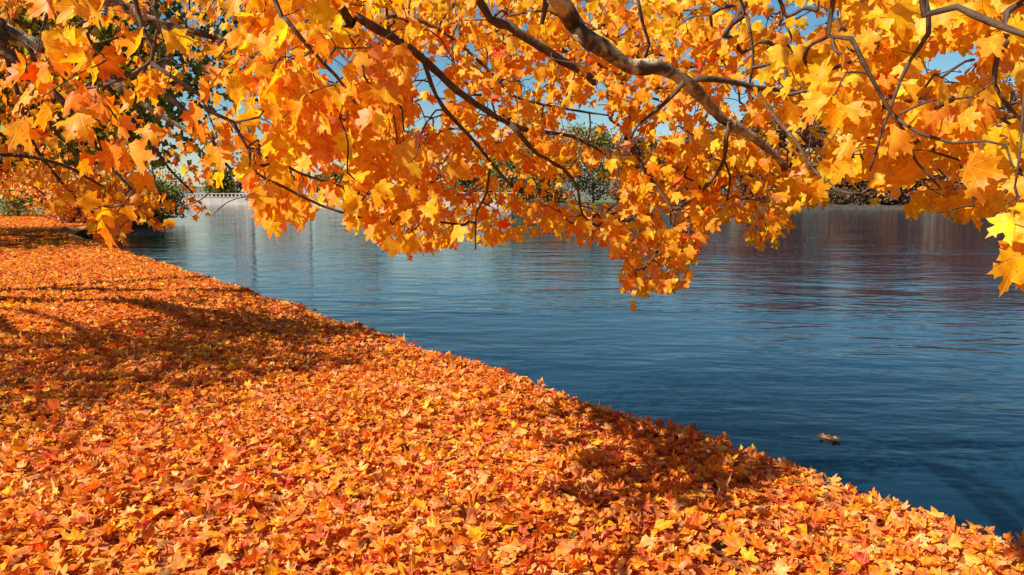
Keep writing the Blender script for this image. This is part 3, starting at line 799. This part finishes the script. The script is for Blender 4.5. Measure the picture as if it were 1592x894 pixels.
for gx, gy, rx, ry, st in GAPS:
    if gx > 580 and gy < 260:
        for k in range(5): cG.append((gx + rng.normal(0, rx * .6), gy + rng.normal(0, ry * .6), rng.uniform(2.3, 3.2) if gx > 1300 else rng.uniform(3.9, 5)))
cG = np.array(cG)
cT = np.array([(985, 420, 4.2), (986, 440, 4.2), (990, 430, 4.2), (1045, 425, 4.2), (1020, 400, 4.2), (1050, 405, 4.2), (1180, 380, 4.1), (1190, 350, 4.0), (1592, 372, 1.8), (1600, 385, 1.8), (1585, 330, 1.9), (1560, 320, 2.0), (1480, 325, 2.2), (1455, 330, 2.2),
               (1515, 320, 2.2), (165, 195, 2.3), (145, 325, 2.5), (245, 300, 2.4), (330, 335, 2.9), (425, 345, 3.2), (405, 300, 3.1), (630, 360, 2.7), (610, 350, 2.8), (650, 345, 2.7), (1405, 300, 3.6), (965, 395, 4.2)], float)
allc = np.vstack([cA, cB, cC, cD, cE, cT, cG])
W1 = at(allc[:, 0], allc[:, 1], allc[:, 2])

def fol1(E, D):
    px, py, d = project(E)
    outp = []
    for mask, per, wts, s0, s1, sp in [
        ((px >= 1235), 5.6, [2.8, 2.4, .8, .08, 1.8, .01, .2], .070, .112, .06),
        ((px < 1235) & (px >= 620), 6.2, [2.0, 1.0, 1.8, .5, 2.2, .10, .4], .052, .092, .08),
        ((px < 620) & (px >= 350), 6.0, [2.0, 1.0, 1.5, .4, 2.2, .02, .2], .065, .115, .07),
        ((px < 350), 3.4, [1.2, .4, 1.8, .7, 2.0, .01, .1], .08, .115, .05)]:
        if mask.any():
            outp.append(hang(E[mask], D[mask], per, [C_GOLD, C_YEL, C_ORG, C_DEEP, C_AMB, C_RED, C_PINK], wts, s0, s1, sp, T_MID))
    # one large leaf and its neighbours dangling lowest at the end of the nearest twig
    outp.append((at([1588, 1612, 1600], [398, 402, 385], [1.78, 1.74, 1.86]), np.array([(-.35, .1, -.8), (.15, .2, -.9), (-.8, .1, -.35)]),
                 np.array([(-.2, -.95, .1), (-.5, -.8, .2), (.1, -.9, .4)]), np.array([.115, .105, .085]), np.array([C_ORG, C_AMB, C_ORG]), T_MID))
    return tuple(np.concatenate([o[i] for o in outp]) for i in range(5)) + (T_MID,)
build_maple(maple, limbs1, W1, fol1, 290)

# ---- the second maple, its trunk beyond the left of the view
T2 = np.array([-12.4, 9.0, 0.0])
maple2 = empty('maple_tree', (T2[0], T2[1], 0))
tag(maple2, 'darker orange maple behind the near boughs, its limbs reaching in above the bank', 'maple tree')
tb = Tubes()
tp = smooth_path([(0, 0, -.35, .45), (0, 0, .3, .34), (-.1, .05, 1.6, .30), (.0, .1, 3.0, .28), (.2, .1, 4.6, .2), (.3, .2, 6.4, .12), (.2, .4, 8.4, .04)], .3)
tb.add(tp[:, :3], tp[:, 3], 14, lump=.05); tb.build('trunk', M_DARKBARK, maple2)
q1 = [(-12.3, 9.0, 3.1, .13), (-9.6, 7.6, 4.2, .11), (-7.2, 6.4, 3.9, .09)]
limbs2 = [
    (np.array([(-12.3, 9.0, 3.0, .08), (-10.2, 6.6, 4.2, .045), (-8.4, 3.9, 4.6, .028), (-7.4, 2.6, 4.4, .012)]), False),
    limb([(-60, 20), (0, 44), (40, 64), (88, 84), (150, 110), (220, 160), (300, 210)], (6.0, 6.8), (28, 5), True, q1),
    limb([(-40, 40), (0, 72), (42, 108), (92, 152), (132, 202), (165, 252), (210, 300)], (5.8, 6.4), (17, 4), False, q1[:2] + [(-6.8, 6.0, 3.5, .06)]),
    limb([(90, -40), (180, 6), (256, 38), (330, 55), (352, 66), (430, 110)], (6.6, 7.6), (20, 6), True, [(-12.2, 9.0, 4.3, .13), (-9.4, 8.0, 5.3, .11), (-7.0, 7.0, 5.2, .09)]),
    limb([(228, 118), (272, 160), (322, 206), (346, 250), (382, 282), (430, 300)], (6.6, 7.2), (9, 3)),
    limb([(-50, 250), (0, 243), (50, 246), (110, 262), (160, 290)], (6.0, 6.6), (8, 3), False, [(-12.3, 9.0, 2.6, .09), (-9.6, 7.4, 2.9, .07), (-7.6, 6.5, 2.3, .05)]),
    limb([(40, 64), (60, 110), (66, 160), (90, 210), (130, 240)], (6.1, 6.6), (8, 3)),
    limb([(150, 110), (210, 190), (262, 260), (300, 300)], (6.5, 7.0), (7, 3)),
    limb([(0, 60), (30, 150), (50, 220), (110, 300), (170, 350)], (6.2, 7.2), (8, 3)),
]
s1 = sample(430, -200, 400, -90, 340, 6.2, 10, .10, 0.3)
s2 = sample(70, 100, 215, 250, 385, 6.5, 8.0, .10, 0)
# the rest of this crown stands left of the view and shades the bank
out_n = 300
u = rng.normal(0, 1, (out_n, 3)); u /= np.linalg.norm(u, axis=1)[:, None]
W3 = np.array([-8.6, 3.5, 4.6]) + u * np.array([2.4, 2.6, 1.3]) * rng.uniform(.45, 1, (out_n, 1))
W2 = np.vstack([at(s1[:, 0], s1[:, 1], s1[:, 2]), at(s2[:, 0], s2[:, 1], s2[:, 2]), W3])
px_, py_, d_ = project(W2)
green_zone = ((px_ > 110) & (px_ < 470) & (py_ > 20) & (py_ < 290))
W2 = W2[(~green_zone | (rng.random(len(W2)) < .32))]
def fol2(E, D):
    px, py, d = project(E)
    out = px < -260
    C7 = [C_GOLD, C_YEL, C_ORG, C_DEEP, C_AMB, C_RED, C_PINK]; w7 = [.8, .3, 1.9, 1.2, 1.6, .2, .5]
    a = hang(E[~out], D[~out], 8.5, C7, w7, .075, .11, .13, T_MID, gap=.6)
    b_ = hang(E[out], D[out], 10, C7, w7, .09, .13, .22, T_MID, gap=0)
    return tuple(np.concatenate([a[i], b_[i]]) for i in range(5)) + (T_MID,)
build_maple(maple2, limbs2, W2, fol2, 60, .003)

# ------------------------------------------------------------------ distant trees and shrubs
def far_tree(name, x, y, h, rad, cols, wts, label, cat='tree', group=None, n=2600, leaf=.30, trunk_r=.3, base=.22, squash=.8, bare=0.0, z0=0.0, lean=0.0, mat=None, spread=1.0, zmin=.2):
    root = empty(name, (x, y, z0)); tag(root, label, cat, group)
    r_ = random.Random(int(x * 31 + y * 17))
    tb = Tubes()
    top = h * .82
    trunk = smooth_path([(0, 0, -.4, trunk_r * 1.4), (0, 0, h * .05, trunk_r), (lean * .3 + r_.uniform(-.2, .2), r_.uniform(-.2, .2), h * .35, trunk_r * .75),
                         (lean + r_.uniform(-.4, .4), r_.uniform(-.4, .4), top, trunk_r * .12)], h / 14)
    tb.add(trunk[:, :3], trunk[:, 3], 8, lump=.05); tb.build('trunk', M_DARKBARK, root)
    br = Tubes(); ends = []
    nb = 26 if bare else 18
    for i in range(nb):
        f = base + (0.98 - base) * (i + r_.random()) / nb
        k = min(len(trunk) - 2, int(f * len(trunk))); p = trunk[k][:3]
        a = i * 2.4 + r_.uniform(-.4, .4)
        prof = math.sin(math.pi * min(1, max(.12, (f - base) / (1 - base) * .78 + .16))) ** .7
        Lb = rad * prof * r_.uniform(.75, 1.1)
        e = p + np.array([math.cos(a) * Lb, math.sin(a) * Lb, Lb * r_.uniform(.15, .6)])
        mid = (p + e) / 2 + np.array([0, 0, Lb * .12])
        q = smooth_path([(*p, trunk[k][3] * .45), (*mid, trunk[k][3] * .25), (*e, .02)], Lb / 4 + .1)
        br.add(q[:, :3], q[:, 3], 5, cap=False)
        for m in range(6 if not bare else 12):
            s = q[r_.randrange(max(1, len(q) // 3), len(q))][:3]
            e2 = s + np.array([r_.uniform(-1, 1), r_.uniform(-1, 1), r_.uniform(-.25, .8)]) * Lb * .42
            br.add([s, (s + e2) / 2 + np.array([0, 0, .05 * Lb]), e2], [.03 + .004 * h / 10, .022, .01], 3, cap=False)
            ends += [e2, (s + e2) / 2]
            if bare:
                for w_ in range(4):
                    e3 = e2 + np.array([r_.uniform(-1, 1), r_.uniform(-1, 1), r_.uniform(-.2, 1)]) * Lb * .2
                    br.add([e2, e3], [.015, .006], 3, cap=False)
        ends.append(e)
    o = br.build('limbs', M_DARKBARK, root); o['kind'] = 'stuff'
    E = np.array(ends); m = int(n * (1 - bare))
    if m:
        c = E[rng.integers(0, len(E), m)]
        pos = c + rng.normal(0, 1, (m, 3)) * rad * .13 * spread * np.array([1, 1, squash])
        pos = pos[pos[:, 2] > zmin]; m = len(pos)
        tip = np.column_stack([rng.normal(0, .6, (m, 2)), -np.abs(rng.normal(.5, .5, m))]); nrm = rng.normal(0, 1, (m, 3)) + np.array([-.3, -.3, .5])
        o = leaf_cloud('crown', mat or M_FAR_LEAF, T_LOW if leaf < .29 else T_FAR, pos, tip, nrm, rng.uniform(leaf * .6, leaf * 1.3, m), palette(cols, wts, m, .15), .6, root)
        o['kind'] = 'stuff'
    return root

G_DK, G_MD, G_YL = (.12, .135, .018), (.26, .27, .025), (.46, .43, .03)
O_BR, O_RU, O_PU = (.30, .10, .03), (.24, .07, .035), (.19, .085, .065)
# big green tree behind the second maple
far_tree('green_tree', -19.8, 27.0, 18, 11.5, [G_DK, G_MD, G_YL, (.30, .32, .03)], [1, 2, 1.2, .3], 'tall green leaved tree behind the orange maple on the bank', 'tree', n=60000, leaf=.30,
         trunk_r=.5, base=.14, spread=.95, mat=M_LEAF, zmin=2.6)
far_tree('green_tree', -17.8, 42, 14, 6.0, [G_DK, G_MD, G_YL], [1, 2, 1.0], 'smaller green tree leaning out over the water past the bend', 'tree', n=9000, leaf=.2, trunk_r=.3, base=.1, mat=M_LEAF) if False else None
far_tree('maple_tree', -38.5, 57, 15, 9.5, [C_ORG, C_DEEP, C_AMB, C_RED, C_PINK], [2, 1.4, 1.6, .5, 1], 'distant orange maple with a dark trunk on the leaf strewn lawn', 'maple tree', n=9000, leaf=.3, trunk_r=.50, base=.3)
far_tree('maple_tree', -30.5, 50, 8, 5.2, [C_ORG, C_DEEP, C_AMB, C_RED, C_PINK], [2, 1, 1.6, .8, 1.6], 'young pinkish orange maple by the water at the bend of the bank', 'maple tree', n=6000, leaf=.22, trunk_r=.16, base=.12)
far_tree('maple_tree', -62, 92, 16, 9, [C_ORG, C_DEEP, C_AMB, C_RED], [2, 1, 1.6, .5], 'far orange maple beyond the lawn', 'maple tree', n=4000, leaf=.4, trunk_r=.4, base=.25)

def shrub(name, x, y, h, r, cols, wts, label, n=1800, leaf=.14, z0=0.0):
    root = empty(name, (x, y, z0)); tag(root, label, 'shrub')
    tb = Tubes(); ends = []
    for i in range(16):
        a = i * 2.4; e = np.array([math.cos(a) * r * rng.uniform(.3, .9), math.sin(a) * r * rng.uniform(.3, .9), h * rng.uniform(.5, .95)])
        tb.add([(0, 0, -.1), e * np.array([.4, .4, .6]), e], [.04, .025, .01], 4, cap=False); ends += [e, e * np.array([.6, .6, .7]), e * np.array([.9, .9, .35])]
    o = tb.build('stems', M_DARKBARK, root); o['kind'] = 'stuff'
    E = np.array(ends); c = E[rng.integers(0, len(E), n)]; pos = c + rng.normal(0, 1, (n, 3)) * np.array([r * .2, r * .2, h * .13]); pos[:, 2] = np.maximum(pos[:, 2], .03)
    tip = rng.normal(0, 1, (n, 3)); nrm = rng.normal(0, 1, (n, 3)) + np.array([0, 0, .6])
    o = leaf_cloud('crown', M_FAR_LEAF, T_FAR, pos, tip, nrm, rng.uniform(leaf * .6, leaf * 1.3, n), palette(cols, wts, n, .15), .6, root); o['kind'] = 'stuff'
    return root
shrub('shrub', -24.6, 41.5, 1.9, 1.3, [C_PINK, O_RU, C_DEEP, O_PU], [1.2, 1, .8, .6], 'low pinkish rust shrub nearest to the bend of the bank', 2600, .15)
shrub('shrub', -25.8, 46.5, 2.6, 1.7, [C_PINK, C_DEEP, O_RU, G_MD], [1.5, 1, .8, .5], 'pinkish orange shrub between the rust shrub and the green ones at the water', 3200, .16)
shrub('shrub', -26.6, 51.5, 2.4, 2.0, [G_DK, G_MD, O_RU], [1, 2, .4], 'first green shrub overhanging the water past the bend of the bank', 3600, .18)
shrub('shrub', -26.8, 56.0, 3.0, 2.3, [G_DK, G_MD, G_YL], [1, 2, .8], 'larger green shrub at the tip of the bank', 4200, .18)
shrub('shrub', -29.5, 60.5, 3.4, 2.4, [G_DK, O_BR, G_YL], [1, 1.5, .8], 'brownish green shrub behind the tip of the bank', 3600, .18)
shrub('shrub', -36.9, 55.5, 2.4, 1.5, [G_MD, (.22, .26, .12), G_YL], [1, 2, 1], 'grey green sapling beside the dark trunk on the lawn', 1800, .13)
for i, (x, y, h, r) in enumerate([(-92, 120, 9, 8), (-108, 125, 8, 8), (-74, 118, 5, 5), (-125, 128, 10, 9)]):
    shrub('shrub', x, y, h, r, [G_DK, (.12, .10, .05), G_MD], [1, 1, .6], ['broad dark thicket at the far end of the lawn', 'second thicket at the far end of the lawn, behind the maples', 'low thicket near the water past the lawn', 'tallest thicket beyond the far lawn'][i], 2200, .5)

# far bank on the right: dark autumn trees over the river
SIDE = [('round_crowned', .0), ('bare', .6), ('thin', .3)]
xs = [(44, 131, 15, 7, 0), (53, 136, 18, 8, 2), (60, 128, 12, 6, 0), (68, 133, 17, 8, 0), (76, 126, 13, 6.5, 2), (84, 132, 20, 9, 1), (92, 129, 15, 7, 0), (101, 134, 19, 9, 1), (111, 127, 14, 7, 2),
      (121, 131, 17, 8, 0), (134, 126, 18, 8, 1), (148, 124, 15, 8, 0), (38, 150, 14, 7, 2), (26, 152, 13, 6, 0), (165, 118, 17, 8, 0), (185, 114, 16, 8, 2)]
desc = ['round rust brown tree', 'bare purplish tree with fine twigs', 'thin half bare brown tree']
places = ['at the left end of the dark trees on the far bank', 'second along the far bank', 'low among the far bank trees', 'fourth along the far bank', 'between two taller trees on the far bank',
          'tallest on the far bank', 'behind the far bank in the middle of the row', 'high above the right part of the far bank', 'small one right of the tall bare tree',
          'wide one towards the right end of the far bank', 'near the right end of the far bank', 'at the right end of the far bank', 'set back behind the bend of the far bank',
          'farthest back at the bend of the far bank', 'beyond the right end of the far bank', 'last along the far bank']
for i, (x, y, h, r, k) in enumerate(xs):
    far_tree('autumn_tree', x, y, h * 1.12, r * 1.08, [O_BR, O_RU, O_PU, G_DK], [[1.4, 1.2, .6, .35], [.2, 1, 2, 0], [1, 1.4, 1, .1]][k], desc[k] + ' ' + places[i], 'tree', 'trees along the far river bank',
             n=19000, leaf=.46, trunk_r=.3, base=.08, bare=SIDE[k][1])
for i, x in enumerate(range(36, 160, 6)):
    yy = float(np.interp(x, [36, 37, 48, 70, 100, 140, 200], [128, 126, 121, 119, 118, 115, 110])) + 3 + (i % 3) * 1.5
    if i < 12:
        shrub('undergrowth_bush', x, yy, 2.6 + (i * 7 % 5) * .5, 3.4, [(.05, .06, .02), O_RU, O_PU], [1.4, 1, .8],
              'dark low bush on the far bank, number %s from the bend' % ['one', 'two', 'three', 'four', 'five', 'six', 'seven', 'eight', 'nine', 'ten', 'eleven', 'twelve'][i], 1100, .4)

# far shore straight ahead: pale embankment, low trees, buildings behind
M_PALE = simple_mat('pale_embankment', (0.24, 0.21, 0.19), (0.34, 0.30, 0.27), .8, .85, .2)
def block(name, x0, x1, y0, y1, z0, z1, mat, parent=None, o=(0, 0, 0)):
    b = .03
    V = np.array([(x, y, z) for z in (z0, z1) for (x, y) in ((x0, y0), (x1, y0), (x1, y1), (x0, y1))], float) - np.array(o)
    F = np.array([[0, 3, 2, 1], [4, 5, 6, 7], [0, 1, 5, 4], [1, 2, 6, 5], [2, 3, 7, 6], [3, 0, 4, 7]])
    return mesh_np(name, V, F, mat, parent)
emb = empty('embankment_wall', (-50, 176, 0)); emb.rotation_euler.z = math.atan2(-58, 100)
tag(emb, 'long pale stone embankment along the far shore of the river', 'embankment')
block('wall', -58, 58, -.6, .5, -.6, 1.3, M_PALE, emb); block('coping', -58, 58, -.75, .65, 1.3, 1.5, M_PALE, emb)
bal = block('baluster', -57.8, -57.45, -.3, .05, 1.5, 2.2, M_PALE, emb)
for i in range(1, 78):
    o = bal.copy(); link(o, emb); o.location = (i * 1.48, 0, 0)
block('handrail', -58, 58, -.4, .15, 2.2, 2.38, M_PALE, emb)
cols_ = [[G_MD, G_DK, O_BR], [O_BR, C_DEEP, G_MD], [G_DK, G_MD, O_RU]]
for i, x in enumerate([-82, -66, -50, -38, -22, -12, 0, 9, 20]):
    h = [10, 12, 10, 14, 9, 10, 15, 18, 20][i]
    far_tree('shore_tree', x, 212 - .4 * (x + 82) + (i % 3) * 6, h, h * .48, cols_[i % 3], [1.5, 1, .7], ['green', 'brown', 'dark green'][i % 3] + ' tree behind the pale embankment, ' +
             ['first', 'second', 'third', 'fourth', 'fifth, a low one', 'sixth, a low one', 'seventh', 'eighth', 'ninth'][i] + ' from the west end', 'tree', 'trees behind the far embankment', n=7500, leaf=.55, trunk_r=.25, base=.08)

M_GLASS = simple_mat('window_glass', (.03, .05, .07), (.08, .11, .14), .3, .15, 0)
def building(x, y, w_, d_, h, col, label, floors, bays):
    m = simple_mat('facade', tuple(c * .85 for c in col), col, .2, .8, .1)
    root = empty('building', (x, y, 0)); root.rotation_euler.z = math.radians(-20); tag(root, label, 'building', 'buildings beyond the river')
    block('wall', -w_ / 2, w_ / 2, 0, d_, -.5, h, m, root); block('roof', -w_ / 2 - .4, w_ / 2 + .4, -.4, d_ + .4, h, h + 1.0, m, root)
    block('plant_room', -w_ * .2, w_ * .2, d_ * .3, d_ * .7, h + 1.0, h + 4, m, root)
    fw, fh = w_ / bays, h / floors
    win = None
    for r in range(floors):
        for c in range(bays):
            if win is None: win = block('window', -fw * .3, fw * .3, -.12, .2, fh * .25, fh * .8, M_GLASS, root); o = win
            else: o = win.copy(); link(o, root)
            o.location = (-w_ / 2 + (c + .5) * fw, 0, r * fh)
for a in [(-160, 440, 13, 3, 44, (.27, .27, .27), 'tall pale tower beyond the far embankment, reflected in the water', 14, 4),
          (-121, 430, 8, 3, 34, (.28, .28, .28), 'white slender block beyond the far shore', 11, 3),
          (-84, 430, 10, 3, 38, (.26, .26, .26), 'pale block standing right of the white slender one', 12, 4),
          (-140, 1240, 18, 20, 14, (.10, .13, .17), 'low haze tinted blue grey office block in the skyline', 5, 5),  # the blue in these skyline facades is distance haze put into their colour
          (-104, 1280, 12, 16, 22, (.14, .17, .21), 'middle haze tinted blue grey tower of the small skyline', 7, 3),
          (-84, 1280, 9, 14, 26, (.09, .12, .16), 'tallest haze tinted dark blue tower of the small skyline', 8, 3),
          (-60, 1220, 16, 18, 15, (.15, .18, .20), 'haze tinted grey block at the right end of the small skyline', 5, 4),
          (-116, 1160, 22, 16, 9, (.20, .18, .16), 'long low brownish block in front of the skyline', 3, 7)]:
    building(*a)

# wooded rise far beyond the river
M_HILL = simple_mat('distant_woods', (.07, .085, .075), (.17, .155, .125), .12, .95, .6, dist=2.0)
n = 260; V = []; F = []
xx = np.linspace(-700, 900, n)
hp = np.interp(xx, [-700, -260, -60, 0, 40, 150, 400, 900], [16, 9, 8, 15, 24, 26, 20, 18]) + np.cumsum(rng.normal(0, .5, n)) * .35 + rng.normal(0, 1.1, n)
for i, x in enumerate(xx):
    yb = 620 + 30 * math.sin(x * .006)
    V += [(x, yb - 25, -1), (x, yb - 14, hp[i] * .55 + rng.normal(0, .8)), (x, yb, max(4, hp[i])), (x, yb + 40, hp[i] * .8), (x, yb + 90, -1)]
    if i:
        for j in range(4):
            a = (i - 1) * 5 + j; F += [[a, a + 5, a + 6], [a, a + 6, a + 1]]
o = mesh_np('hills', np.array(V, float), np.array(F), M_HILL); tag(o, 'low grey green wooded rise on the horizon beyond the river', kind='structure')

# a few grass tufts that poke through the leaves
M_GRASS = simple_mat('grass_blade', (.05, .09, .015), (.12, .18, .03), 20, .6, 0)
V = []; F = []
for (px, py) in [(1108, 832), (1090, 815), (1128, 845), (985, 760), (640, 700), (320, 760), (890, 850), (1300, 870)]:
    gx, gy = on_ground(px, py)
    for k in range(9):
        x = gx + random.gauss(0, .03); y = gy + random.gauss(0, .03); z = float(gh(x, y)); a = random.uniform(0, 6.28); l = random.uniform(.03, .075)
        c, s = math.cos(a), math.sin(a); n = len(V); le = random.uniform(.2, .9) * l
        V += [(x - s * .002, y + c * .002, z), (x + s * .002, y - c * .002, z), (x + c * le * .4 + s * .0015, y + s * le * .4, z + l * .7), (x + c * le, y + s * le, z + l)]
        F += [[n, n + 1, n + 2], [n, n + 2, n + 3]]
o = mesh_np('grass', np.array(V), np.array(F), M_GRASS); tag(o, 'sparse green grass blades poking through the fallen leaves', 'grass', kind='stuff')
print('tris', sum(len(o.data.polygons) for o in S.objects if o.type == 'MESH'), 'objects', len(S.objects))
